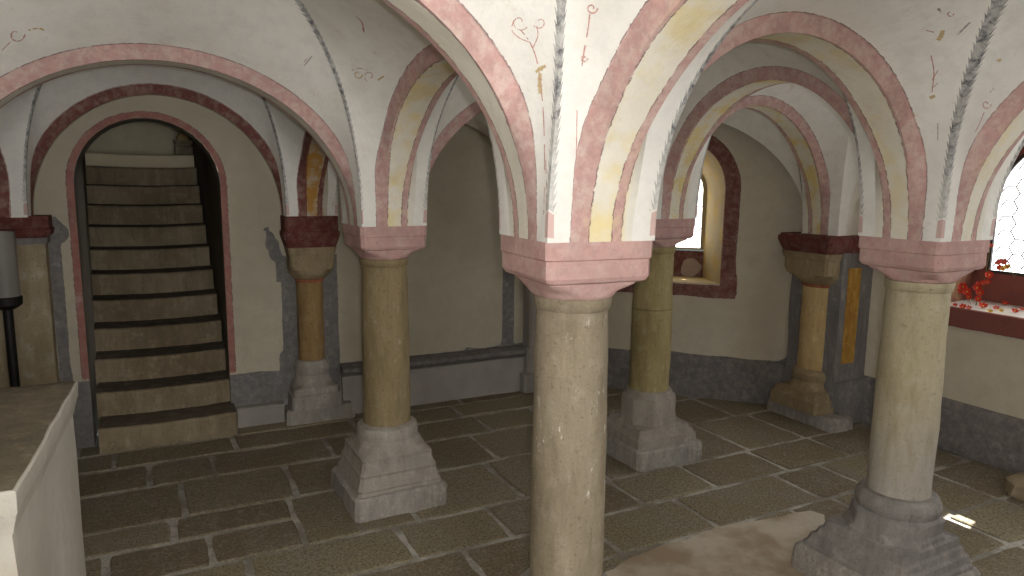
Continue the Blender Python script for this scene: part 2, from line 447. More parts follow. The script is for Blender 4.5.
ALLWEBS = MB()
def bay(idx, nodes, center, zc, bulge=.0):
    """one vault bay: a web from every arch up to the groins"""
    mb = MB(); n = len(nodes); S = 12
    cx = Vector((center[0], center[1], zc))
    corner = {}
    for i in range(n):                    # both webs of a groin start from one and the same corner
        a, b = nodes[i], nodes[(i + 1) % n]
        A, B, d, nrm, r, mid, rise = edge_frame(a, b)
        sd = 1 if nrm.dot(Vector(center) - mid) > 0 else -1
        corner.setdefault(a, []).append(A.p + d * A.h + nrm * (sd * A.h))
        corner.setdefault(b, []).append(B.p - d * B.h + nrm * (sd * B.h))
    corner = {k: (v[0] + v[1]) / 2 for k, v in corner.items()}
    for i in range(n):
        a, b = nodes[i], nodes[(i + 1) % n]
        A, B, d, nrm, r, mid, rise = edge_frame(a, b)
        c2 = Vector(center) - mid
        side = 1 if nrm.dot(c2) > 0 else -1
        ns = near_side(a, b); bare = frozenset((a, b)) in NOPAINT
        ca = corner[a]; cb = corner[b]
        rows = []; ats = []
        gl = {0: 0.0}; prev = None
        Gs = []
        for j in range(NSEG + 1):
            phi = pi * j / NSEG
            first = phi <= pi / 2 + 1e-6
            c0, z0 = (ca, A.zs) if first else (cb, B.zs)
            ph = phi if first else pi - phi
            t = (1 - cos(ph)) ** 1.12
            g = c0 + (Vector(center) - c0) * t
            Gs.append(Vector((g.x, g.y, z0 + (zc - z0) * sin(ph))))
        h = NSEG // 2
        L1 = [0.0]
        for j in range(1, h + 1): L1.append(L1[-1] + (Gs[j] - Gs[j - 1]).length)
        L2 = [0.0]
        for j in range(1, h + 1): L2.append(L2[-1] + (Gs[NSEG - j] - Gs[NSEG - j + 1]).length)
        for j in range(NSEG + 1):
            phi = pi * j / NSEG
            e = extrados(a, b, phi, side); g = Gs[j]
            ln = (g - e).length; glen = L1[j] if j <= h else L2[NSEG - j]
            row = []; at = []
            for k in range(S + 1):
                s = k / S
                s = s * s * (3 - 2 * s) * .5 + s * .5
                p = e + (g - e) * s
                w = 4 * s * (1 - s)
                p = p + Vector((0, 0, bulge * w * sin(phi)))
                amp = w * min(1, ln / .3)
                p = p + Vector((nz(p.x, p.y, p.z, 3, 5), nz(p.x, p.y, p.z, 3, 9), nz(p.x, p.y, p.z, 2.2, 1))) * (.007 * amp)
                row.append(spin(p))
                at.append(dict(p_red=(.006 if side == ns and not bare else -.03) - s * ln, g_d=((1 - s) * ln + (.011 if idx == 1 else 0)) if sin(phi) < .985 and not (idx == 6 and (a if j <= h else b) == 'Q') else 1.0, g_l=glen))
            rows.append(row); ats.append(at)
        mb.grid(rows, 0, ats)
        ALLWEBS.grid(rows)
    o = mb.build('ceiling' if idx == 0 else 'ceiling.%03d' % idx, M['vault'], angle=60)
    return tag(o, None, None, None, 'structure')

BAYS = [
    (('C', 'R', 'M', 'L'), (.77, .80), 2.50), (('Cw', 'C', 'L', 'Lw'), (-.90, .80), 2.44), (('C3', 'R3', 'R', 'C'), (.79, -.84), 2.30),
    (('W3', 'C3', 'C', 'Cw'), (-.57, -1.13), 2.58), (('Lw', 'L', 'P', 'Pw'), (-.96, 2.36), 2.50), (('L', 'M', 'N', 'P'), (.75, 2.34), 2.46),
    (('R', 'Rw', 'Q', 'M'), (2.32, .76), 2.54), (('M', 'Q', 'N'), (2.20, 2.08), 2.40), (('R3', 'Rw3', 'Rw', 'R'), (2.4, -.86), 2.25),
    (('A1', 'Lw', 'Pw', 'A0'), (-2.72, 2.35), 2.3), (('A2', 'Cw', 'Lw', 'A1'), (-2.73, .8), 2.3), (('A3', 'W3', 'Cw', 'A2'), (-2.73, -.86), 2.3),
    (('B0', 'B1', 'W3', 'A3'), (-2.73, -2.53), 2.3), (('B1', 'B2', 'C3', 'W3'), (-.96, -2.53), 2.3), (('B2', 'B3', 'R3', 'C3'), (.79, -2.5), 2.3), (('B3', 'B4', 'Rw3', 'R3'), (2.4, -2.5), 2.3)]
ceil_objs = []
seen = set(); ai = 1
for i, (nodes, c, zc) in enumerate(BAYS):
    ceil_objs.append(bay(i, nodes, c, zc))
    for j in range(len(nodes)):
        a, b = nodes[j], nodes[(j + 1) % len(nodes)]
        if frozenset((a, b)) in seen: continue
        seen.add(frozenset((a, b)))
        if frozenset((a, b)) in FLUSH: continue
        arch(*akey(a, b), ai); ai += 1
# unseen slab added above the vaults to keep the sun out
mb = MB(); mb.box(XL - .9, 4.2, YB - .3, WALLY + .3, 2.72, 2.9)
tag(mb.build('ceiling.%03d' % len(BAYS), M['wall']), kind='structure')

# painted tendrils on the plaster, flush with the vault
bvh = BVHTree.FromPolygons(ALLWEBS.v, ALLWEBS.f)
def tendril(name, strokes, parent):
    by = {}
    for mat, width, pts in strokes: by.setdefault(mat, []).append((width, pts))
    mb = MB(); mats = list(by)
    for mi, mat in enumerate(mats):
        for width, pts in by[mat]:
            # refine to a smooth line
            P = [Vector(p) for p in pts]; fine = []
            for i in range(len(P) - 1):
                p0 = P[max(i - 1, 0)]; p1 = P[i]; p2 = P[i + 1]; p3 = P[min(i + 2, len(P) - 1)]
                for s in range(6):
                    t = s / 6
                    fine.append(.5 * ((2 * p1) + (p2 - p0) * t + (2 * p0 - 5 * p1 + 4 * p2 - p3) * t * t + (3 * p1 - p0 - 3 * p2 + p3) * t ** 3))
            fine.append(P[-1])
            hits = []
            for q in fine:
                h, nr, fi, ds = bvh.ray_cast(CAMP, ray(q.x, q.y))
                if h is None: continue
                if nr.dot(ray(q.x, q.y)) > 0: nr = -nr
                hits.append((h, nr))
            for i in range(len(hits) - 1):
                (h0, n0), (h1, n1) = hits[i], hits[i + 1]
                d = h1 - h0
                if d.length < 1e-5 or d.length > .15: continue
                if random.random() < .10: continue
                s0 = n0.cross(d).normalized() * width * (.6 + .6 * random.random()); s1 = n1.cross(d).normalized() * width * (.6 + .6 * random.random())
                o = .0012
                ids = [mb.vert(p) for p in (h0 + n0 * o - s0, h1 + n1 * o - s1, h1 + n1 * o + s1, h0 + n0 * o + s0)]
                mb.face(ids, mi)
    o = mb.build(name, [M[m] for m in mats], parent)
    return o
def curl(cx, cy, r, a0, turns, n=9):
    return [(cx + r * (1 - .75 * i / n) * cos(a0 + turns * 2 * pi * i / n), cy + r * (1 - .75 * i / n) * sin(a0 + turns * 2 * pi * i / n)) for i in range(n + 1)]
TR, TO, TG = 'tendril_red', 'tendril_ochre', 'tendril_grey'
tendril('painted_tendril', [
    (TR, .0018, [(544, 215), (545, 170), (544, 120), (541, 85), (537, 60), (530, 42), (521, 30)]), (TR, .0013, curl(520, 22, 9, .6, .9)), (TR, .0013, curl(540, 22, 7, 2.6, -.8)),
    (TR, .0013, [(530, 42), (520, 38), (512, 30), (514, 20)]), (TR, .0013, [(533, 48), (538, 36), (537, 26)]), (TR, .0016, [(547, 213), (547, 190), (546, 160)]),
    (TO, .006, [(541, 95), (540, 82), (541, 66)]), (TO, .004, [(536, 72), (541, 68), (546, 66)]),
    (TR, .0015, [(576, 215), (576, 170), (577, 110)]), (TR, .0020, curl(592, 8, 6, 0, 1.1)), (TR, .0018, [(590, 14), (588, 30), (584, 52), (582, 66)]), (TR, .0022, curl(584, 58, 4, 0, 1)),
], ceil_objs[3])
tendril('painted_tendril', [
    (TR, .002, [(931, 55), (934, 72), (932, 92)]), (TR, .0015, [(932, 80), (938, 70)]), (TR, .0015, [(932, 88), (939, 82)]), (TO, .007, [(938, 40), (941, 36), (943, 30)]),
    (TO, .006, [(930, 98), (936, 95)]), (TR, .002, [(926, 30), (934, 32)]), (TR, .002, curl(950, 13, 4, 0, .8)), (TG, .004, [(938, 8), (941, 12)]), (TG, .003, [(958, 34), (964, 28), (970, 22)]),
    (TO, .006, [(997, 60), (1001, 60)]), (TR, .002, curl(986, 104, 5, 0, 1)), (TR, .0018, [(984, 112), (980, 122), (975, 132)]), (TR, .002, [(990, 92), (994, 88)]), (TG, .0015, [(938, 123), (938, 140)]),
], ceil_objs[2])
tendril('painted_tendril', [
    (TR, .004, [(356, 16), (362, 22), (364, 32)]), (TO, .003, curl(358, 74, 5, 0, .9)), (TR, .002, curl(370, 76, 6, 2, .9)), (TO, .004, [(378, 80), (384, 76)]), (TR, .002, [(352, 70), (360, 68), (368, 70)]),
    (TR, .003, curl(16, 34, 9, 0, .8)), (TO, .004, [(28, 30), (38, 28), (44, 30)]), (TR, .002, [(2, 50), (10, 42)]), (TR, .002, [(304, 62), (308, 58)]), (TG, .002, [(304, 66), (312, 56)]),
], ceil_objs[1])

# ------------------------------------------------------------------ walls
def sd_box(x, z, x0, x1, z0, z1):
    dx = min(x - x0, x1 - x); dz = min(z - z0, z1 - z)
    return min(dx, dz)
def sd_circle(x, z, cx, cz, r): return r - sqrt((x - cx) ** 2 + (z - cz) ** 2)
def sd_ring(x, z, cx, cz, r, w): return w - abs(sqrt((x - cx) ** 2 + (z - cz) ** 2) - r)

def loop_arched(c, half, z0, zs, n=24, bottom=8):
    """closed loop counter-clockwise from lower left: bottom, right side, arc, left side"""
    pts = []
    for i in range(bottom): pts.append((c - half + 2 * half * i / bottom, z0))
    for i in range(n): pts.append((c + half, z0 + (zs - z0) * i / n))
    for i in range(2 * n): t = pi * i / (2 * n); pts.append((c + half * cos(t), zs + half * sin(t)))
    for i in range(n): pts.append((c - half, zs - (zs - z0) * i / n))
    return pts
def wall_with_hole(mb, loop, c, x0, x1, z0, z1, to3, at, m=24):
    """ruled rings from the opening's loop out to the rectangle"""
    cz = (min(p[1] for p in loop) + max(p[1] for p in loop)) / 2
    outer = []
    for (x, z) in loop:
        dx, dz = x - c, z - cz
        k = 1e9
        if dx > 1e-6: k = min(k, (x1 - c) / dx)
        if dx < -1e-6: k = min(k, (x0 - c) / dx)
        if dz > 1e-6: k = min(k, (z1 - cz) / dz)
        if dz < -1e-6: k = min(k, (z0 - cz) / dz)
        outer.append((c + dx * k, cz + dz * k))
    # put the rectangle's corners in
    for cx, cz_ in ((x0, z0), (x1, z0), (x0, z1), (x1, z1)):
        j = min(range(len(outer)), key=lambda i: (outer[i][0] - cx) ** 2 + (outer[i][1] - cz_) ** 2)
        outer[j] = (cx, cz_)
    rows = []; ats = []
    for k in range(m + 1):
        s = (k / m) ** 1.3
        r = []; a = []
        for p, q in zip(loop, outer):
            x, z = p[0] + (q[0] - p[0]) * s, p[1] + (q[1] - p[1]) * s
            r.append(to3(x, z)); a.append(at(x, z))
        rows.append(r); ats.append(a)
    mb.grid(rows, 0, ats, closed=True)
def wall_rect(mb, x0, x1, z0, z1, to3, at, step=.03):
    nx = max(1, int((x1 - x0) / step)); nzz = max(1, int((z1 - z0) / step))
    rows = []; ats = []
    for i in range(nzz + 1):
        z = z0 + (z1 - z0) * i / nzz
        rows.append([to3(x0 + (x1 - x0) * j / nx, z) for j in range(nx + 1)])
        ats.append([at(x0 + (x1 - x0) * j / nx, z) for j in range(nx + 1)])
    mb.grid(rows, 0, ats)

# back wall with the stair doorway
DC, DR, DZS = -1.031, .386, 1.552
XD = DS - WALLY                       # where the diagonal wall begins
XP = ND['P'].p.x
def back_at(x, z):
    d = abs(x - DC) if z < DZS else sqrt((x - DC) ** 2 + (z - DZS) ** 2)
    red = .021 - abs(d - (DR + .017))
    if z < .40 - .05 * smooth(x, -1.0, -.6): red = -1
    if x > .4: red = -1
    # grey borders and dado
    g = -1.0
    if x < XP: g = max(g, .345 - z + .02 * nz(x, z, 0, 4) if x > DC else .40 - z)
    g = max(g, sd_box(x, z, XP - .178, XP + .19, .10, 1.10) + .008 * nz(x, z, 1, 6), sd_box(x, z, XP - .205, XP - .1, .93, 1.10) + .01 * nz(x, z, 1, 9), sd_box(x, z, XP - .205, XP - .1, .33, .46))
    g = max(g, sd_circle(x, z, -.352, 1.175, .045), sd_circle(x, z, -.335, 1.11, .04), sd_circle(x, z, -.365, 1.235, .026), sd_circle(x, z, -.376, 1.275, .017), sd_circle(x, z, -.394, 1.272, .010))
    g = max(g, sd_box(x, z, -1.565, -1.505, 0, 1.27) + .008 * nz(x, z, 1, 6), sd_circle(x, z, -1.522, 1.275, .062), sd_circle(x, z, -1.515, 1.325, .024), sd_circle(x, z, -1.526, 1.352, .018), sd_circle(x, z, -1.55, 1.352, .010))
    g = max(g, sd_box(x, z, 1.30, 1.40, .3, 1.1), sd_box(x, z, 1.0, 1.9, .30, .36 + .03 * nz(x, z, 2, 5)))
    g = max(g, sd_box(x, z, XP + .1, 1.35, .30, .345 + .02 * nz(x, z, 2, 9)))
    return dict(p_red=red, p_grey=g)
mb = MB()
t3 = lambda x, z: (x, WALLY, z)
lp = loop_arched(DC, DR, 0.0, DZS, 90, 6)
wall_with_hole(mb, lp, DC, -1.78, -.13, -.03, 2.72, t3, back_at, 80)
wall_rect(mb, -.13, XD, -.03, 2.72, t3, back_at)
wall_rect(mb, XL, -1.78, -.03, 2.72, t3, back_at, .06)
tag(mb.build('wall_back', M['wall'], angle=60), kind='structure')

# diagonal wall with the narrow window
tv = Vector((1, -1)).normalized(); nv = Vector((1, 1)).normalized()
O2 = Vector((XD, WALLY)); DL = (Vector((WALLX, DS - WALLX)) - O2).length
def diag3(u, z, out=0.0):
    p = O2 + tv * u + nv * out
    return (p.x, p.y, z)
WC, WH, WZ0, WZS = .845, .355, .865, 1.56
def diag_at(u, z):
    if z < WZ0: d = max(WZ0 - z, abs(u - WC) - WH)
    elif z < WZS: d = abs(u - WC) - WH
    else: d = sqrt((u - WC) ** 2 + (z - WZS) ** 2) - WH
    red = .052 - abs(d - .048) + .01 * nz(u, z, 3, 5)
    red = max(red, sd_box(u, z, WC + WH, WC + WH + .115, WZ0 - .1, WZ0 + .08))
    g = .325 - z + .03 * nz(u, z, 0, 3)
    g = max(g, sd_box(u, z, DL - .335, DL, .0, .98) + .02 * nz(u, z, 3, 5))
    if u < .12: g = max(g, sd_box(u, z, 0, .08, 0, 1.1))
    return dict(p_red=red, p_grey=g)
mb = MB()
wall_with_hole(mb, loop_arched(WC, WH, WZ0, WZS, 16, 10), WC, 0, DL, -.03, 2.72, diag3, diag_at, 30)
tag(mb.build('wall_corner', M['window_wall'], angle=60), kind='structure')

# right wall with the large window
RC, RH, RZ0, RZS = .475, .475, .875, 1.50
HWG = .39
def right3(y, z, out=0.0): return (WALLX + out, y, z)
def right_at(y, z):
    red = -1.0
    if z < RZ0 + .03: red = sd_box(y, z, RC - RH - .12, RC + RH + .06, RZ0 - .112, RZ0 + .05)
    if z >= RZ0:
        d = abs(y - RC) - RH if z < RZS else sqrt((y - RC) ** 2 + (z - RZS) ** 2) - RH
        red = max(red, .04 - abs(d - .035))
    g = .30 - z + .008 * nz(y, z, 0, 3)
    return dict(p_red=red, p_grey=g)
mb = MB()
wall_with_hole(mb, loop_arched(RC, RH, RZ0, RZS, 16, 10), RC, -.4, DS - WALLX, -.03, 2.72, right3, right_at, 28)
wall_rect(mb, YB, -.4, -.03, 2.72, right3, right_at, .06)
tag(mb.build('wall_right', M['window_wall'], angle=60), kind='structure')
mb = MB(); wall_rect(mb, YB, WALLY, 0, 2.72, lambda y, z: (XL, y, z), lambda y, z: dict(p_grey=.3 - z), .15)
tag(mb.build('wall_left', M['wall']), kind='structure')
mb = MB(); wall_rect(mb, XL, WALLX, 0, 2.72, lambda x, z: (x, YB, z), lambda x, z: dict(p_grey=.3 - z), .15)
tag(mb.build('wall_front', M['wall']), kind='structure')

# low plinths along the walls
def ledge(name, prof, x0, x1, mat, n=40):
    """prof: (depth in front of back wall, z)"""
    mb = MB(); rows = []; ats = []
    for i in range(n + 1):
        x = x0 + (x1 - x0) * i / n
        rows.append([(x, WALLY - d + .006 * nz(x, d, z, 6), z + (.005 * nz(x, d, z, 5, 3) if z > .02 else 0)) for d, z in prof])
        ats.append([dict(p_grey=.02 if z > .265 else -.02) for d, z in prof])
    ids = mb.grid(rows, 0, ats)
    for e in (ids[0], ids[-1]): mb.face(e)
    return tag(mb.build(name, mat, angle=30), kind='structure')
ledge('baseboard_back', [(0, .345), (.06, .34), (.10, .325), (.105, .30), (.08, .275), (.07, .26), (.07, .12), (.085, 0)], XP + .19, 1.47, M['dado'])
ledge('baseboard_left', [(0, .135), (.06, .13), (.075, .115), (.06, .04), (.055, .0)], DC + DR + .03, XP - .195, M['dado'], 16)
mb = MB()
for (p, q) in ((((XD + .1), WALLY - .1), (WALLX, DS - WALLX)), ((WALLX, DS - WALLX), (WALLX, YB))):
    p = Vector(p); q = Vector(q); d = (q - p).normalized(); nn = Vector((d.y, -d.x)) if (Vector((d.y, -d.x)).dot(Vector((-1, -1))) > 0) else Vector((-d.y, d.x))
    rows = []; ats = []
    for i in range(61):
        t = p + (q - p) * (i / 60)
        rows.append([(t.x + nn.x * o, t.y + nn.y * o, z + (.006 * nz(t.x, t.y, z, 4) if z > .05 else 0)) for o, z in ((-.01, .318), (.012, .312), (.02, .30), (.024, .16), (.03, 0))])
        ats.append([dict(p_grey=.02)] * 5)
    mb.grid(rows, 0, ats)
tag(mb.build('baseboard_right', M['window_wall'], angle=40), kind='structure')

# ------------------------------------------------------------------ stair passage behind the doorway
mb = MB(); rows = []
def arch_line(half, zs, y, n=18, z0=0.0):
    l_, r_ = -1.386 - .057 * (y - 3.1), -.626 - .012 * (y - 3.1)
    c = DC if y < WALLY + .31 else (l_ + r_) / 2
    half = half if y < WALLY + .31 else (r_ - l_) / 2
    pts = [(c + half, y, z0 + (zs - z0) * i / 10) for i in range(10)]
    pts += [(c + half * cos(pi * i / n), y, zs + half * sin(pi * i / n)) for i in range(n + 1)]
    pts += [(c - half, y, zs - (zs - z0) * (i + 1) / 10) for i in range(10)]
    return pts
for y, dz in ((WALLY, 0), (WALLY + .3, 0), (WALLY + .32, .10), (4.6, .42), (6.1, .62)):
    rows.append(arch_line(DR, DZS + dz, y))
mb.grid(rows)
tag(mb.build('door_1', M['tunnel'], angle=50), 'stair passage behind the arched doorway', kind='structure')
mb = MB(); pts = arch_line(DR + .02, DZS + .62, 6.08)
ids = [mb.vert(p) for p in pts]; mb.face(ids)
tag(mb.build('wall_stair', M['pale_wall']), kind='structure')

SY0, RISE, GO, NST = 2.865, .1530, .230, 12
stair = thing('staircase', (DC, SY0, 0), 'straight flight of worn stone steps climbing through the arched doorway', 'stairs')
for k in range(NST):
    mb = MB(); y0 = k * GO; z1 = (k + 1) * RISE - (.035 if k == NST - 1 else 0)
    n = 26; rows = []
    xl, xr = -1.381 - .0128 * k - DC, (-.634 - .0032 * k - DC) if k else -.630 - DC
    y1 = y0 + GO + .06 if k < NST - 1 else y0 + .66
    for i in range(n + 1):
        x = xl + (xr - xl) * i / n
        sag = -.010 * (1 - (2 * i / n - 1) ** 2) - .004 * abs(nz(x, k, 0, 7))
        ww = .006 * nz(x, k * 3.1, 0, 5)
        z = z1 + sag
        zb = k * RISE - (.012 if k else 0)
        rows.append([(x, y0 + .012 + ww, zb), (x, y0 + .004 + ww, zb + .05), (x, y0 + ww, z - .016), (x, y0 + .006 + ww, z - .005), (x, y0 + .018, z), (x, y1, z + .004), (x, y1, zb)])
    ids = mb.grid(rows, 0, closed=True)
    mb.face([r for r in ids[0]]); mb.face([r for r in ids[-1]])
    # treads get a darker stone, risers a paler one
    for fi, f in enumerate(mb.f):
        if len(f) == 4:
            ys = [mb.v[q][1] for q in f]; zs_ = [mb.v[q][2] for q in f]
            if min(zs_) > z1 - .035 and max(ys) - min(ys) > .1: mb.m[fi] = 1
    o = mb.build('step', [M['step'] if k < NST - 1 else M['pale_wall'], M['tread']], stair, angle=30)  # top riser paler: daylight on the landing put into its colour
# carved block standing on the landing
blk = thing('stone_block', (DC + .288, 5.60, NST * RISE - .035 + .002), 'small carved stone block on the landing at the stair top', 'stone block')
mb = MB(); mb.loft([(0, .075, 1), (.07, .075, 1), (.075, .066, 1), (.10, .066, 1), (.105, .08, 1), (.125, .08, 1)], 48, jit=.004); mb.build('block', M['pilaster'], blk)
mb = MB(); mb.loft([(.125, .06, .8), (.16, .055, .7), (.20, .03, .3), (.215, .012, 0)], 32, jit=.003); mb.build('cap', M['lit_shaft'], blk)

# ------------------------------------------------------------------ windows
def embrasure(n, to3, front, back, cdepth, yel, sill_mat):
    mb = MB(); S = 8; rows = []; ats = []
    for k in range(S + 1):
        s = k / S
        rows.append([to3(p[0] + (q[0] - p[0]) * s, p[1] + (q[1] - p[1]) * s, cdepth * s) for p, q in zip(front, back)])
        ats.append([dict(p_yel=yel, p_red=.012 - s * cdepth if True else -1) for p in front])
    mb.grid(rows, 0, ats, closed=True)
    return mb
# narrow window
w1 = bpy.data.objects.new('window_1', None); COL.objects.link(w1); w1.location = diag3(WC, 0); tag(w1, 'narrow round-arched window in the corner wall', kind='structure')
def local(o, mb):
    mb.v = [tuple(Vector(p) - o.location) for p in mb.v]; return mb
fr = loop_arched(WC, WH, WZ0, WZS, 16, 10)
D1 = .33
bk = loop_arched(WC, .205, WZ0 + .005, 1.545, 16, 10)
mb = embrasure(1, diag3, fr, bk, D1, 1.0, None)
local(w1, mb).build('window_jamb', M['jamb'], w1, angle=50)
GB = 1.085
mb = MB(); n = 24; rows = []; ats = []
for i in range(9):
    z = WZ0 + (GB - WZ0) * i / 8
    rows.append([diag3(WC - .235 + .47 * j / 24, z - .012, D1 - .015 * (1 - i / 8)) for j in range(25)])
    ats.append([dict(p_red=.05 - .9 * max(0, (.115 + .02 * nz(j, i, 0, .4)) - sqrt((-.205 + .41 * j / 24 - .10) ** 2 + ((z - .955) * .95) ** 2)) * 1.2 if True else 0) for j in range(25)])
mb.grid(rows, 0, ats)
local(w1, mb).build('parapet', plaster('parapet_plaster', (.40, .31, .25), (.16, .06, .052), stain=.8), w1)
mb = MB(); loop = loop_arched(WC, .178, GB, 1.545, 10, 6)
ids = [mb.vert(diag3(u, z, D1 + .03)) for u, z in loop]; mb.face(ids)
local(w1, mb).build('window_pane', M['pane_small'], w1)
mb = MB()
lo = loop_arched(WC, .205, GB, 1.545, 10, 6); li = loop_arched(WC, .178, GB + .012, 1.545, 10, 6)
mb.grid([[diag3(u, z, D1 - .004) for u, z in lo], [diag3(u, z, D1 - .004) for u, z in li], [diag3(u, z, D1 + .03) for u, z in li]], 0, closed=True)
local(w1, mb).build('window_frame', M['jamb'], w1)
mb = MB()
for z in (1.25, 1.42, 1.58): mb.tube([diag3(WC - .18, z, D1 + .02), diag3(WC + .18, z, D1 + .02)], .004, 6)
local(w1, mb).build('glazing_bar', M['lead'], w1)

# large window
D2 = .35
w2 = bpy.data.objects.new('window_2', None); COL.objects.link(w2); w2.location = right3(RC, 0); tag(w2, 'large leaded window in the right wall', kind='structure')
fr = loop_arched(RC, RH, RZ0, RZS, 16, 10); bk = loop_arched(RC, RH - .005, RZ0 + .02, RZS, 16, 10)
mb = embrasure(2, right3, fr, bk, D2, .35, None)
for fi, f in enumerate(mb.f):
    if all(mb.v[q][2] < RZ0 + .021 for q in f): mb.m[fi] = 1
local(w2, mb).build('window_jamb', [M['brown'], M['ledge']], w2, angle=50)
GB2 = 1.078
mb = MB(); lo = loop_arched(RC, RH + .01, RZ0 + .0, RZS, 12, 8); li = loop_arched(RC, HWG - .004, GB2, RZS, 12, 8)
mb.grid([[right3(y, z, D2 - .02) for y, z in lo], [right3(y, z, D2 - .021) for y, z in li]], 0, closed=True)
local(w2, mb).build('parapet', M['brown'], w2)
# sill board in front
mb = MB(); rows = []
for i in range(41):
    y = RC - RH - .08 + (2 * RH + .14) * i / 40
    rows.append([(WALLX - .0, y, RZ0 - .112 + .004 * nz(y, 0, 0, 6)), (WALLX - .022, y, RZ0 - .108 + .004 * nz(y, 1, 0, 6)), (WALLX - .024, y, RZ0 - .012), (WALLX - .016, y, RZ0 + .003), (WALLX + .01, y, RZ0 + .005)])
ids = mb.grid(rows); mb.face(ids[0]); mb.face(ids[-1])
local(w2, mb).build('window_sill', M['brown'], w2)
# pane cells with a gap added to shape the sun patch on the floor
HY, HZ, HS = .487, 1.312, .060
mb = MB(); HW = HWG
ys = sorted(set([RC - HW, RC + HW, HY - HS, HY + HS] + [RC - HW + 2 * HW * i / 6 for i in range(1, 6) if abs(RC - HW + 2 * HW * i / 6 - HY) > .07]))
zs_ = sorted(set([GB2, HZ - .042, HZ + .042, RZS] + [GB2 + (RZS - GB2) * i / 4 for i in range(1, 4) if abs(GB2 + (RZS - GB2) * i / 4 - HZ) > .07]))
for i in range(len(ys) - 1):
    for j in range(len(zs_) - 1):
        if abs((ys[i] + ys[i + 1]) / 2 - HY) < .01 and abs((zs_[j] + zs_[j + 1]) / 2 - HZ) < .01: continue
        mb.face([mb.vert(right3(y, z, D2)) for y, z in ((ys[i], zs_[j]), (ys[i + 1], zs_[j]), (ys[i + 1], zs_[j + 1]), (ys[i], zs_[j + 1]))])
mb.face([mb.vert(right3(RC + HW * cos(pi * i / 20), RZS + HW * sin(pi * i / 20), D2)) for i in range(21)])
local(w2, mb).build('window_pane', M['pane_big'], w2, smooth_=False)
# leaded honeycomb net
mb = MB(); hx = .052
for i in range(-10, 11):
    for j in range(0, 20):
        cx = RC + i * hx * 1.5; cz = GB2 + .03 + j * hx * sqrt(3) + (hx * sqrt(3) / 2 if i % 2 else 0)
        pts = []
        for k in (0, 1, 2, 3):
            y = cx + hx * cos(pi * k / 3); z = cz + hx * sin(pi * k / 3)
            y += .010 * nz(y, z, 0, 11); z += .010 * nz(y, z, 4, 11)
            pts.append((y, z))
        ok = all((abs(y - RC) < HW - .005 and GB2 < z < RZS) or (z >= RZS and sqrt((y - RC) ** 2 + (z - RZS) ** 2) < HW - .005) for y, z in pts)
        if ok:
            for k in range(3):
                if any(abs(q[0] - HY) < .085 and abs(q[1] - HZ) < .075 for q in (pts[k], pts[k + 1], ((pts[k][0] + pts[k + 1][0]) / 2, (pts[k][1] + pts[k + 1][1]) / 2))): continue
                mb.tube([right3(*pts[k], D2 - .008), right3(*pts[k + 1], D2 - .008)], .0042, 5)
local(w2, mb).build('lead_lattice', M['lead'], w2)
mb = MB()
lo = loop_arched(RC, HWG + .004, GB2 - .006, RZS, 12, 8); li = loop_arched(RC, HWG - .016, GB2 + .012, RZS, 12, 8)
mb.grid([[right3(u, z, D2 - .004) for u, z in lo], [right3(u, z, D2 - .022) for u, z in lo], [right3(u, z, D2 - .022) for u, z in li], [right3(u, z, D2 - .004) for u, z in li]], 0, closed=True)
local(w2, mb).build('window_frame', M['frame'], w2, angle=30)
w3 = bpy.data.objects.new('fill_window_back', None); COL.objects.link(w3); w3.location = (-.75, YB, 0); tag(w3, 'added glowing arched pane behind the viewpoint, for fill light', kind='structure')  # unseen glowing pane added behind the viewpoint to raise the ambient light
mb = MB(); lo = loop_arched(0, .46, .85, 1.55, 10, 6); li = loop_arched(0, .40, .92, 1.55, 10, 6)
mb.grid([[(x, .0, z) for x, z in lo], [(x, .05, z) for x, z in lo], [(x, .05, z) for x, z in li], [(x, .015, z) for x, z in li]], 0, closed=True)
mb.build('window_frame', M['jamb'], w3, angle=30)
mb = MB(); mb.face([mb.vert((x, .02, z)) for x, z in li]); mb.build('window_pane', pane_mat('fill_glow_back', 17.0, (1, .97, .90)), w3)
w4 = bpy.data.objects.new('fill_window_side', None); COL.objects.link(w4); w4.location = (WALLX, -1.0, 0); tag(w4, 'added glowing arched pane on the right wall out of view, for fill light', kind='structure')  # second unseen pane, added to brighten the right-hand vault and floor
mb = MB(); mb.grid([[(0, x, z) for x, z in lo], [(-.05, x, z) for x, z in lo], [(-.05, x, z) for x, z in li], [(-.015, x, z) for x, z in li]], 0, closed=True)
mb.build('window_frame', M['jamb'], w4, angle=30)
mb = MB(); mb.face([mb.vert((-.02, x, z)) for x, z in li]); mb.build('window_pane', pane_mat('fill_glow_side', 5.5, (1, .97, .90)), w4)
# masonry thickness around both windows, so that daylight comes only through the glass
# (outer skin)
mb = MB()
mb.grid([[(WALLX + D2 + .01, y, z) for y in (YB, RC - HW + .01)] for z in (0, 2.72)])
mb.grid([[(WALLX + D2 + .01, y, z) for y in (RC + HW - .01, 2.2)] for z in (0, 2.72)])
mb.grid([[(WALLX + D2 + .01, y, z) for y in (RC - HW, RC + HW)] for z in (0, GB2)])
pts = [(RC + HW * cos(pi * i / 20), RZS + HW * sin(pi * i / 20)) for i in range(21)]
mb.grid([[(XD - .02, WALLY + .02, z), (XD + .22, WALLY + .02, z)] for z in (-.03, 2.72)])
mb.grid([[(WALLX + D2 + .01, y, z) for y, z in pts], [(WALLX + D2 + .01, y, 2.72) for y, z in pts]])
tag(mb.build('wall_outside', M['wall']), kind='structure')

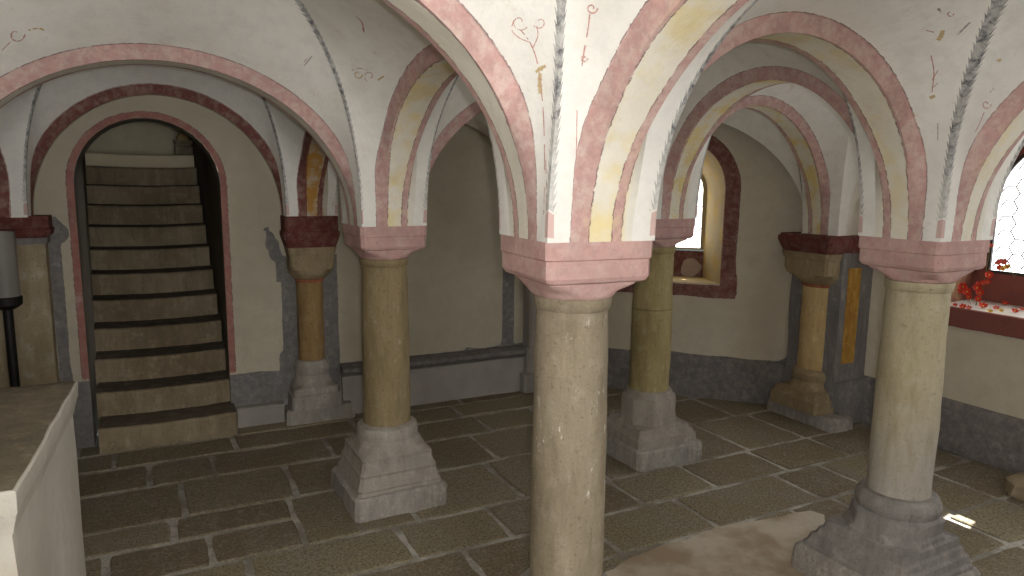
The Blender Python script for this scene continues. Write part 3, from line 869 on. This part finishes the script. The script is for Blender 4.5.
# ------------------------------------------------------------------ floor: flagstones in lime mortar
mb = MB()
mb.face([mb.vert(p) for p in ((XL, YB, -.007), (4.4, YB, -.007), (4.4, WALLY + .2, -.007), (XL, WALLY + .2, -.007))], 1)
def flagstone(poly, tone, m=0):
    """poly: corners ccw; ragged, slightly rounded outline with a worn edge"""
    P = [Vector(p) for p in poly]; out = []
    for i in range(len(P)):
        a, b = P[i], P[(i + 1) % len(P)]
        n = max(3, int((b - a).length / .045))
        for k in range(n):
            q = a + (b - a) * (k / n)
            corner = min(k, n - k)
            out.append((q, corner))
    c = sum((q for q, _ in out), Vector((0, 0))) / len(out)
    outer = []
    for q, corner in out:
        inward = (c - q).normalized()
        d = .012 * nz(q.x, q.y, tone * 9, 9) + (.006 if corner == 0 else .002 if corner == 1 else 0)
        outer.append(q + inward * d)
    dz = random.uniform(-.003, .0025)
    tl = [random.uniform(-.003, .003), random.uniform(-.003, .003)]
    def zz(q): return dz + tl[0] * (q.x - c.x) + tl[1] * (q.y - c.y)
    r0 = [(q.x, q.y, -.012) for q in outer]; r1 = [(q.x, q.y, -.004 + zz(q)) for q in outer]
    ins = [q + (c - q).normalized() * .008 for q in outer]
    r2 = [(q.x, q.y, zz(q)) for q in ins]
    at = [dict(tone=tone)] * len(outer)
    ids = mb.grid([r0, r1, r2], m, [at, at, at], closed=True)
    mb.face(ids[-1], m)
J = .0135
def row(y0, y1, xs, x0=XL, x1=3.3):
    xs = [x0] + [x for x in xs if x0 + .05 < x < x1 - .05] + [x1]
    for a, b in zip(xs[:-1], xs[1:]):
        k = random.uniform(-.008, .008)
        flagstone([(a + J, y0 + J), (b - J, y0 + J), (b - J + k, y1 - J), (a + J + k, y1 - J)], random.random())
row(2.60, 2.86, (-3.0, -2.4, -1.9, -1.3, -.66, .08, .80, 1.45, 1.95), XL, 2.2)
row(2.86, 3.04, (-3.0, -2.3, -1.5, -.64, .1, .9), XL, 1.8)
row(2.265, 2.585, (-2.9, -2.3, -1.72, -1.12, -.80, -.16, .36, .86, 1.30, 1.75, 2.15), XL, 2.52)
row(1.825, 2.265, (-3.0, -2.45, -1.8, -.97, -.45, .12, .69, 1.16, 1.70, 2.14, 2.52), XL, 2.95)
row(1.59, 1.825, (-2.9, -2.2, -1.7, -1.02), XL, -.50)
row(1.31, 1.59, (-3.1, -2.5, -1.9, -1.28, -.88), XL, -.50)
row(1.31, 1.825, (.02,), -.50, .59)
row(1.31, 1.825, (1.12, 1.66, 2.14, 2.62), .59, 3.2)
row(.985, 1.31, (-3.0, -2.4, -1.9, -1.4, -.75, -.10, .36, .80, 1.10, 1.58, 2.11, 2.63), XL, 3.2)
row(.645, .985, (-3.1, -2.6, -2.0, -1.5, -.95, -.42, .10, .72, 1.277, 1.98, 2.33, 2.80), XL, 3.2)
row(.25, .645, (-2.9, -2.2, -1.6, -1.1, -.6, -.1, .35, .70, 1.30, 1.72, 2.02, 2.45), XL, 2.82)
row(-.05, .25, (-2.9, -2.2, -1.6, -1.1, -.6, -.1, .35, .9, 1.45, 2.0, 2.36), XL, 2.82)
yy = -.05
for i in range(9):
    row(yy - .37, yy, [XL + .3 + .55 * k + .2 * random.random() for k in range(11)], XL, 2.82); yy -= .37
for a, b in ((.25, .63), (-.2, .25), (-.75, -.2), (-1.4, -.75), (-2.1, -1.4), (-2.8, -2.1), (-3.3, -2.8)):
    flagstone([(2.83, a + J), (3.24, a + J), (3.24, b - J), (2.83, b - J)], random.random())
# smooth screed patch between the front columns
outl = [(1.26, .655), (1.50, .63), (1.66, .60), (1.80, .585), (1.83, .52), (1.76, .45), (1.70, .34), (1.72, .05), (1.6, -.2), (1.2, -.35), (.7, -.35), (.35, -.1), (.25, .2), (.42, .45), (.56, .56), (.72, .60), (.90, .62), (1.08, .63)]
P = [Vector(p) for p in outl]; ring = []
for i in range(len(P)):
    a, b = P[i], P[(i + 1) % len(P)]
    for k in range(6):
        q = a + (b - a) * (k / 6); ring.append(q + Vector((nz(q.x, q.y, 0, 9), nz(q.x, q.y, 5, 9))) * .02)
c = Vector((1.1, .15)); rows = []
for s, z in ((1.0, -.004), (.985, .0035), (.8, .005), (.4, .006), (.02, .006)):
    rows.append([(c.x + (q.x - c.x) * s, c.y + (q.y - c.y) * s, z) for q in ring])
ids = mb.grid(rows, 2, closed=True); mb.face(ids[-1], 2)
tag(mb.build('floor', [M['flag'], M['mortar'], M['patch']], angle=25), kind='structure')

# ------------------------------------------------------------------ free-standing columns
def red_all(rg, p): return dict(p_red=.05)
def impost(parent, zs, h, mat, hb=.155, zbot=1.245, rn=.118):
    k = zs - 1.41
    mb = MB()
    j = .004
    mb.loft([(zs - .112, .110, .92), (zs - .113, .140, .97), (zs - .108, .150, .99), (zs - .096, .157, 1), (zs - .050, .157, 1), (zs - .046, h + .001, 1), (zs, h + .001, 1)], 72, jit=j, at=red_all)
    a = mb.build('abacus', mat, parent, angle=28)
    mb = MB()
    mb.loft([(zbot, rn - .006, 0), (zbot + .004, rn - .001, .12), (zbot + .014, .1195, .45), (zbot + .026, .1245, .72), (zbot + .038, .128, .9), (zs - .118, .130, .97), (zs - .113, .130, .98), (zs - .108, .125, .95)], 72, jit=j, at=red_all)
    return a, mb.build('capital', mat, parent, angle=35)
BASES = {
 'octagon': [(.403, .116, 0), (.40, .130, 0), (.388, .138, 0), (.374, .138, 0), (.368, .141, .3), (.362, .150, .58), (.345, .153, .6), (.25, .155, .6), (.216, .160, .62), (.208, .170, .94), (.19, .177, 1), (.181, .191, 1), (.165, .196, 1), (.158, .206, 1), (.112, .21, 1)],
 'flared': [(.403, .116, 0), (.40, .130, 0), (.390, .146, 0), (.368, .155, 0), (.346, .153, 0), (.334, .150, .1), (.328, .153, .35), (.305, .158, .65), (.285, .168, .88), (.272, .177, .97), (.262, .174, 1), (.225, .182, 1), (.203, .194, 1), (.190, .191, 1), (.152, .202, 1), (.135, .210, 1), (.126, .206, 1), (.112, .214, 1)],
 'stepped': [(.403, .116, 0), (.40, .134, 0), (.385, .150, 0), (.360, .157, 0), (.338, .152, 0), (.328, .146, .1), (.322, .150, .45), (.316, .156, .58), (.265, .156, .6), (.255, .164, .62), (.238, .166, .66), (.230, .176, .95), (.200, .181, 1), (.192, .192, 1), (.170, .197, 1), (.162, .210, 1), (.135, .216, 1), (.126, .226, 1), (.112, .228, 1)]}
def column(node, label, shaft, base, kind, zbot, joint=None, spurs=False, pl=1.0, skew=0.0, slim=1.0):
    nd = ND[node]
    c = thing('column', (nd.p.x, nd.p.y, 0), label, 'column', nd.rot)
    impost(c, nd.zs, nd.h, M['impost'], zbot=zbot, rn=.117)
    mb = MB()
    rings = [(.400, .1165, 0), (.42, .116, 0), (.6, .1165, 0), (.8, .115, 0), (1.0, .1125, 0), (zbot - .05, .1085, 0), (zbot - .038, .109, 0), (zbot - .034, .115, 0), (zbot - .008, .119, 0), (zbot, .117, 0)]
    if joint:
        rings = rings[:4] + [(joint - .006, .1155, 0), (joint, .107, 0), (joint + .006, .1155, 0)] + rings[4:] if joint > .8 else rings
    dense = []
    for (a, b) in zip(rings[:-1], rings[1:]):
        n = max(1, int((b[0] - a[0]) / .03))
        for k in range(n): dense.append((a[0] + (b[0] - a[0]) * k / n, a[1] + (b[1] - a[1]) * k / n, 0))
    dense.append(rings[-1])
    if slim != 1.0: dense = [(z, h * slim, k) for z, h, k in dense]
    mb.loft(dense, 64, jit=.0035, seed=nd.p.x * 3)
    mb.build('shaft', M[shaft], c, angle=50)
    mb = MB(); mb.loft(BASES[kind][::-1], 80, jit=.005, seed=nd.p.y)
    if skew: mb.v = [(x - skew * max(0, 1 - z / .31), y + skew * .8 * max(0, 1 - z / .31), z) for x, y, z in mb.v]
    b = mb.build('base', M[base], c, angle=28)
    if spurs:   # blocks at the corners of the base
        for sx in (-1, 1):
            for sy in (-1, 1):
                mb = MB(); mb.loft([(.15, .016, 1), (.165, .020, 1), (.20, .019, 1), (.232, .017, 1), (.240, .008, 1)], 24, jit=.003)
                mb.v = [(x + sx * .128, y + sy * .128, z) for x, y, z in mb.v]
                mb.build('corner_spur', M[base], c)
    mb = MB(); mb.loft([(-.004, .232 * pl, 1), (.03, .236 * pl, 1), (.10, .234 * pl, 1), (.112, .224 * pl, 1), (.114, .20 * pl, 1)], 80, jit=.010, seed=nd.p.x + 2)
    if skew: mb.v = [(x - skew * max(0, 1 - z / .31), y + skew * .8 * max(0, 1 - z / .31), z) for x, y, z in mb.v]
    mb.build('plinth', M['plinth'], c, angle=28)
    return c
column('C', 'nearest pale sandstone column in the middle, its shaft flecked with white chips', 'shaft_c', 'base', 'flared', 1.284, slim=.945)
column('L', 'ochre sandstone column on a flared square base, to the right of the stair doorway', 'shaft_l', 'base', 'flared', 1.2235)
column('M', 'olive sandstone column on a chamfered base, standing in front of the narrow window', 'shaft_m', 'base', 'octagon', 1.2415, joint=.88)
column('R', 'yellowish sandstone column with grey lower shaft, close to the large window at right', 'shaft_r', 'base_dark', 'stepped', 1.2445, spurs=False, pl=1.06, skew=.03)
# the columns of the neighbouring bays, beside and behind the viewpoint
for nm, lb in (('Cw', 'plain column left of the altar block'), ('Lw', 'plain column in the left aisle before the stair wall'), ('C3', 'plain column right of the viewpoint'), ('R3', 'plain column nearest the right wall, front row'), ('W3', 'plain column left of the viewpoint')):
    column(nm, lb, 'shaft_c', 'base', 'flared', 1.24)

# ------------------------------------------------------------------ half columns on the walls
def half_column(loc, rot, label, zs, zcap, zring, zsh, zpl, mats, r=.085, hw=.175, proj=.13):
    """local +y points into the wall, origin on the wall"""
    c = thing('half_column', loc, label, 'column', rot)
    ay = -.02                                   # axis just in front of the wall
    def shift(mb, sy=1.0):
        mb.v = [(x, min(y * sy + ay, -.001), z) for x, y, z in mb.v]; return mb
    mb = MB(); mb.loft([(zcap, hw * .86, .97), (zcap + .035, hw * .93, 1), (zcap + .075, hw, 1), (zcap + .10, hw, 1), (zcap + .105, hw * .95, 1), (zs + .004, hw * .95, 1)], 64, jit=.004, at=red_all)
    shift(mb, .95).build('abacus', M['oxide'], c, angle=28)
    mb = MB()
    zt = zcap - .04
    mb.loft([(zring + .016, r + .004, 0), (zring + .022, r + .016, .1), (zring + .036, hw * .66, .4), (zring + .055, hw * .74, .62), (zring + .085, hw * .79, .85), (zring + .12, hw * .80, .95), (zt - .006, hw * .80, .98), (zt - .003, hw * .835, 1), (zt + .012, hw * .84, 1), (zcap, hw * .88, 1)], 64, jit=.003)
    shift(mb).build('capital', M[mats[1]], c, angle=30)
    mb = MB(); mb.loft([(zring - .006, r + .002, 0), (zring, r + .008, 0), (zring + .012, r + .010, 0), (zring + .02, r + .005, 0)], 48)
    shift(mb).build('neck_ring', M['ring'], c)
    mb = MB(); n = 20
    mb.loft([(zsh - .01 + (zring - zsh + .005) * i / n, r, 0) for i in range(n + 1)], 48, jit=.004)
    shift(mb).build('shaft', M[mats[0]], c)
    H = zsh - zpl
    mb = MB(); mb.loft([(zpl, hw * .92, 1), (zpl + H * .30, hw * .90, 1), (zpl + H * .33, hw * .84, 1), (zpl + H * .46, hw * .80, .97), (zpl + H * .50, r + .044, .5), (zpl + H * .56, r + .034, .1), (zpl + H * .62, r + .026, 0), (zpl + H * .70, r + .020, 0), (zpl + H * .78, r + .030, 0), (zpl + H * .9, r + .030, 0), (zsh, r + .012, 0), (zsh + .004, r, 0)], 64, jit=.006)
    shift(mb).build('base', M[mats[2]], c, angle=30)
    mb = MB(); mb.loft([(-.004, hw * 1.30, 1), (zpl * .8, hw * 1.28, 1), (zpl, hw * 1.20, 1)], 56, jit=.012)
    mb.v = [(x + .03, y, z) for x, y, z in mb.v]
    shift(mb, .58).build('plinth', M[mats[3]], c, angle=30)
    return c
half_column((XP, WALLY, 0), 0, 'slender half column with dark red impost on the back wall, right of the stairs', 1.36, 1.165, .935, .405, .10, ('small_shaft', 'small_cap', 'base', 'base'))
hq = half_column((3.02, 1.60, 0), radians(-90), 'slender yellow half column with dark red impost beside the ochre panel', 1.268, 1.155, .925, .35, .085, ('lit_shaft', 'small_cap', 'small_cap', 'plinth'), r=.114, hw=.222)
# its backing pier towards the right wall, painted grey with an ochre panel
mb = MB(); mb.box(.0, .0, 0, 0, 0, 0) if False else None
mb.box(-.20, .20, -.07, .228, .0, 1.16); mb.build('pier', M['grey_paint'], hq)
mb = MB()
rows = []
for i in range(13):
    z = .40 + .63 * i / 12
    rows.append([(-.2005 + 0, .03, z), (.2, .03, z)])
mb = MB(); mb.box(.197, .206, -.015, .105, .42, 1.06); mb.build('painted_panel', M['panel'], hq)
mb = MB(); mb.box(-.24, .24, -.05, .228, 0, .30); mb.build('pier_foot', M['grey_paint'], hq)
# (impost continues over the pier)
mb = MB(); mb.box(-.195, .205, .0, .228, 1.158, 1.272, p_red=.05); mb.build('pier_impost', M['oxide'], hq)
# pilaster left of the doorway
pil = thing('pilaster', (-1.772, WALLY, 0), 'square stone pilaster left of the stair doorway, behind the candle stand', 'pilaster')
mb = MB(); nrow = []
mb.loft([(.0, .235, 1), (.10, .235, 1), (.105, .21, 1), (.5, .205, 1), (.505, .203, 1), (.51, .205, 1), (.93, .205, 1), (.935, .203, 1), (.94, .205, 1), (1.23, .205, 1)], 56, jit=.005)
mb.v = [(x, min(y, 0) * .55 - .001, z) for x, y, z in mb.v]; mb.build('shaft', M['pilaster'], pil, angle=30)
mb = MB(); mb.loft([(1.225, .215, 1), (1.262, .22, 1)], 48, jit=.004); mb.v = [(x, min(y, 0) * .6 - .001, z) for x, y, z in mb.v]; mb.build('neck_band', M['grey_paint'], pil, angle=30)
mb = MB(); mb.loft([(1.262, .215, 1), (1.275, .235, 1), (1.31, .245, 1), (1.315, .235, 1), (1.38, .235, 1)], 48, jit=.004, at=red_all); mb.v = [(x, min(y, 0) * .7 - .001, z) for x, y, z in mb.v]; mb.build('abacus', M['oxide'], pil, angle=30)
# pier at the bend of the back wall
pn = thing('pilaster', (1.62, WALLY, 0), 'grey painted pilaster at the bend of the back wall, half hidden by the nearest column', 'pilaster')
mb = MB(); mb.loft([(0, .20, 1), (.14, .20, 1), (.145, .165, 1), (.33, .16, 1), (.335, .14, 1), (1.10, .14, 1)], 48, jit=.005); mb.v = [(x, min(y, 0) * .8 - .001, z) for x, y, z in mb.v]; mb.build('shaft', M['dado'], pn, angle=30)
mb = MB(); mb.loft([(1.10, .14, 1), (1.2, .165, 1), (1.21, .185, 1), (1.375, .185, 1)], 48, jit=.004, at=red_all); mb.v = [(x, min(y, 0) * .8 - .001, z) for x, y, z in mb.v]; mb.build('abacus', M['oxide'], pn, angle=30)

# ------------------------------------------------------------------ altar block
AX1, AY0, AY1, AZ = -1.325, .262, 1.26, .865
alt = thing('altar', (AX1 - .45, (AY0 + AY1) / 2, 0), 'whitewashed masonry altar block with a grey stone top, cut off by the left edge', 'altar', radians(-2.4))
hx_, hy_ = .45, (AY1 - AY0) / 2
def slab(rows_):
    mb = MB(); R_ = []
    for z, ins in rows_:
        pts = []
        for (sx, sy) in ((-1, -1), (1, -1), (1, 1), (-1, 1)):
            pts.append((sx * (hx_ - ins), sy * (hy_ - ins), z))
        ring_ = []
        for i in range(4):
            a, b = Vector(pts[i]), Vector(pts[(i + 1) % 4])
            for k in range(16): 
                q = a + (b - a) * (k / 16); q.x += .006 * nz(q.x, q.y, q.z, 6); q.y += .006 * nz(q.x, q.y, q.z, 6, 4); ring_.append(q)
        R_.append(ring_)
    ids = mb.grid(R_, 0, closed=True); mb.face(ids[0][::-1]); mb.face(ids[-1])
    return mb
slab([(-.003, .018), (.3, .018), (.6, .019), (AZ - .115, .020), (AZ - .112, .018)]).build('body', M['altar'], alt, angle=30)
slab([(AZ - .118, .017), (AZ - .066, .004), (AZ - .060, .001), (AZ - .008, .0), (AZ - .003, .004)]).build('slab', M['altar'], alt, angle=30)
slab([(AZ - .006, .006), (AZ - .002, .008), (AZ, .012)]).build('top', M['altar_top'], alt, angle=30)

# ------------------------------------------------------------------ candle stand behind the altar
cs = thing('candle_stand', (-1.645, 2.2, 0), 'black iron floor candle stand with frosted glass cylinder behind the altar block', 'candle stand')
mb = MB(); mb.loft([(0, .14, 0), (.012, .14, 0), (.025, .12, 0), (.04, .03, 0), (.06, .02, 0)], 40); mb.build('foot', M['iron'], cs)
mb = MB(); mb.loft([(.04, .021, 0), (.5, .020, 0), (1.0, .020, 0)], 20); mb.build('pole', M['iron'], cs)
mb = MB(); mb.loft([(.985, .018, 0), (1.0, .045, 0), (1.012, .060, 0), (1.045, .062, 0), (1.05, .058, 0)], 40); mb.build('cup', M['iron'], cs, angle=30)
mb = MB()
rows = []
for r_, z in ((.054, 1.05), (.054, 1.30), (.054, 1.345), (.050, 1.345), (.050, 1.30), (.050, 1.052)):
    rows.append([(r_ * cos(2 * pi * i / 40), r_ * sin(2 * pi * i / 40), z) for i in range(40)])
mb.grid(rows, closed=True); mb.build('glass_shade', M['glass'], cs, angle=60)
mb = MB(); mb.loft([(1.05, .036, 0), (1.19, .036, 0), (1.195, .030, 0), (1.19, .005, 0)], 28); mb.build('candle', simple('candle_wax', (.60, .56, .47), .6), cs)

# ------------------------------------------------------------------ blossoms in the large window
def blossom_mesh(mb, c, nrm, r, mi, ci):
    nrm = Vector(nrm).normalized(); u = nrm.orthogonal().normalized(); w = nrm.cross(u); c = Vector(c)
    r *= 1.4; a0 = random.random() * 6
    for k in range(6):
        a = a0 + k * pi / 3; d = u * cos(a) + w * sin(a); s = nrm.cross(d)
        cup = .35 + .25 * random.random()
        rows = []
        for t, wd in ((.08, .10), (.35, .30), (.65, .40), (.88, .28), (1.0, .08)):
            p = c + d * (r * t) + nrm * (r * cup * t * t)
            rows.append([p - s * (r * wd) + nrm * (r * .08), p, p + s * (r * wd) + nrm * (r * .08)])
        mb.grid(rows, mi)
    ring_ = [[c + u * (r * .22 * sin(b) * cos(2 * pi * i / 8)) + w * (r * .22 * sin(b) * sin(2 * pi * i / 8)) + nrm * (r * (.12 + .2 * cos(b))) for i in range(8)] for b in (.15, .8, 1.5)]
    ids = mb.grid(ring_, ci, closed=True); mb.face(ids[0], ci)
PET = [M['petal_red'], M['petal_yellow'], M['petal_pink']]
spr = thing('flower_sprig', (WALLX + D2 - .06, .80, RZ0 + .02), 'spray of red blossoms leaning in the corner of the large window', 'flowers')
def loc_(o, p): return Vector(p) - o.location
def on(u, v, X): 
    d = ray(u, v); t = (X - CAMP.x) / d.x
    return CAMP + d * t
X0 = 3.42
stems = [[(973, 310), (968, 297), (962, 288)], [(976, 310), (978, 296), (986, 276), (989, 268)], [(974, 308), (980, 296), (978, 288)], [(978, 308), (984, 285), (990, 248)]]
mb = MB()
for s in stems: mb.tube([loc_(spr, on(u, v, X0 - .02 * i)) for i, (u, v) in enumerate(s)], .0016, 6)
mb.build('stem', M['stem'], spr)
for (u, v, r_, mi) in ((963, 287, .019, 0), (967, 292, .018, 0), (961, 291, .014, 0), (969, 297, .012, 0), (977, 288, .017, 0), (980, 293, .017, 0), (978, 299, .014, 0), (984, 283, .013, 0), (989, 275, .017, 0), (988, 282, .012, 0), (991, 246, .010, 2), (979, 284, .012, 0)):
    mb = MB(); blossom_mesh(mb, loc_(spr, on(u, v, X0 - .03 - .02 * random.random())), (-1, -.3 - .5 * random.random(), .3 + .5 * random.random()), r_, mi, 1)
    mb.build('blossom', PET, spr)
spr2 = thing('flower_sprig', (WALLX + D2 - .05, .69, GB2 - .01), 'small bunch of red and yellow blossoms against the leaded glass', 'flowers')
mb = MB(); mb.tube([(0, 0, 0), (-.005, .01, .02), (-.006, .015, .04)], .0016, 6); mb.tube([(0, 0, 0), (-.005, -.02, .03)], .0016, 6); mb.build('stem', M['stem'], spr2)
for (u, v, r_, mi) in ((1000, 268, .014, 0), (1004, 262, .015, 2), (998, 263, .012, 2), (1007, 267, .013, 1), (1003, 269, .011, 1), (1001, 261, .010, 0)):
    mb = MB(); blossom_mesh(mb, loc_(spr2, on(u, v, WALLX + D2 - .05)), (-1, -.4, .4), r_, mi, 1 if mi != 1 else 0)
    mb.build('blossom', PET, spr2)
FL = ((960, 306, .0145, 0, 'red blossom lying on the sill, second from the left'), (966, 307, .012, 2, 'pinkish blossom lying third from the left on the window sill'), (955, 304, .010, 0, 'leftmost small red blossom on the window sill'),
      (983, 306, .018, 0, 'largest red blossom lying in the middle of the window sill'), (990, 310, .011, 1, 'yellow blossom lying beside the largest red one'), (996, 308, .013, 2, 'pink blossom right of the yellow one on the sill'),
      (1005, 305, .013, 0, 'red blossom lying at the back of the sill by the parapet'), (1001, 310, .010, 1, 'small yellow blossom lying towards the right of the sill'), (1015, 311, .014, 0, 'red blossom lying at the right picture edge of the sill'), (1022, 310, .011, 2, 'pink blossom on the sill cut by the right picture edge'))
for (u, v, r_, mi, lb) in FL:
    d = ray(u, v); t = (RZ0 + .018 - CAMP.z) / d.z; p = CAMP + d * t
    if p.x > WALLX + D2 - .04: p.x = WALLX + D2 - .04
    if p.x < WALLX + .02: p.x = WALLX + .02
    zl = RZ0 + .02 * (p.x - WALLX) / D2 + .004
    fl = thing('blossom', (p.x, p.y, zl), lb, 'flower', group='blossoms lying on the window sill')
    mb = MB(); blossom_mesh(mb, (0, 0, .004), (-.45, -.35, .8), r_, mi, 1 if mi != 1 else 0)
    mb.build('petals', PET, fl)

# pale stone stub on the floor by the right wall
st = thing('stone_block', (3.02, .17, 0), 'pale rounded stone on the floor by the right wall', 'stone')
mb = MB(); mb.loft([(-.003, .13, .7), (.02, .14, .6), (.065, .135, .5), (.085, .115, .4), (.092, .06, .2)], 40, jit=.012); mb.build('stone_body', M['pilaster'], st)

# ------------------------------------------------------------------ light
def sun(d, energy, ang):
    l = bpy.data.lights.new('sun', 'SUN'); l.energy = energy; l.angle = radians(ang); l.color = (1, .95, .86)
    o = bpy.data.objects.new('sun', l); COL.objects.link(o)
    o.rotation_euler = Vector(d).to_track_quat('-Z', 'Y').to_euler()
sun((-1.21, -.287, -1.312), 26.0, .5)
# the camera's own flash, just right of and above the lens
fl = bpy.data.lights.new('camera_flash', 'POINT'); fl.energy = 62.0; fl.shadow_soft_size = .012; fl.color = (1.0, .98, .945)
fo = bpy.data.objects.new('camera_flash', fl); COL.objects.link(fo); fo.location = CAMP + RT * .040 + UP * .030 - FW * .01
w = bpy.data.worlds.new('world'); SC.world = w; w.use_nodes = True
bg = w.node_tree.nodes['Background']
sky = w.node_tree.nodes.new('ShaderNodeTexSky'); sky.sky_type = 'HOSEK_WILKIE'; sky.sun_direction = Vector((.6, .15, .7)).normalized()
w.node_tree.links.new(sky.outputs[0], bg.inputs[0]); bg.inputs[1].default_value = 1.0

SC.view_settings.view_transform = 'Standard'; SC.view_settings.look = 'None'
SC.view_settings.exposure = 0.0; SC.view_settings.gamma = 1.0; SC.view_settings.use_curve_mapping = False
SC.cycles.use_denoising = True
SC.cycles.max_bounces = 8; SC.cycles.diffuse_bounces = 4; SC.cycles.caustics_reflective = False; SC.cycles.caustics_refractive = False
SC.cycles.sample_clamp_indirect = 4.0
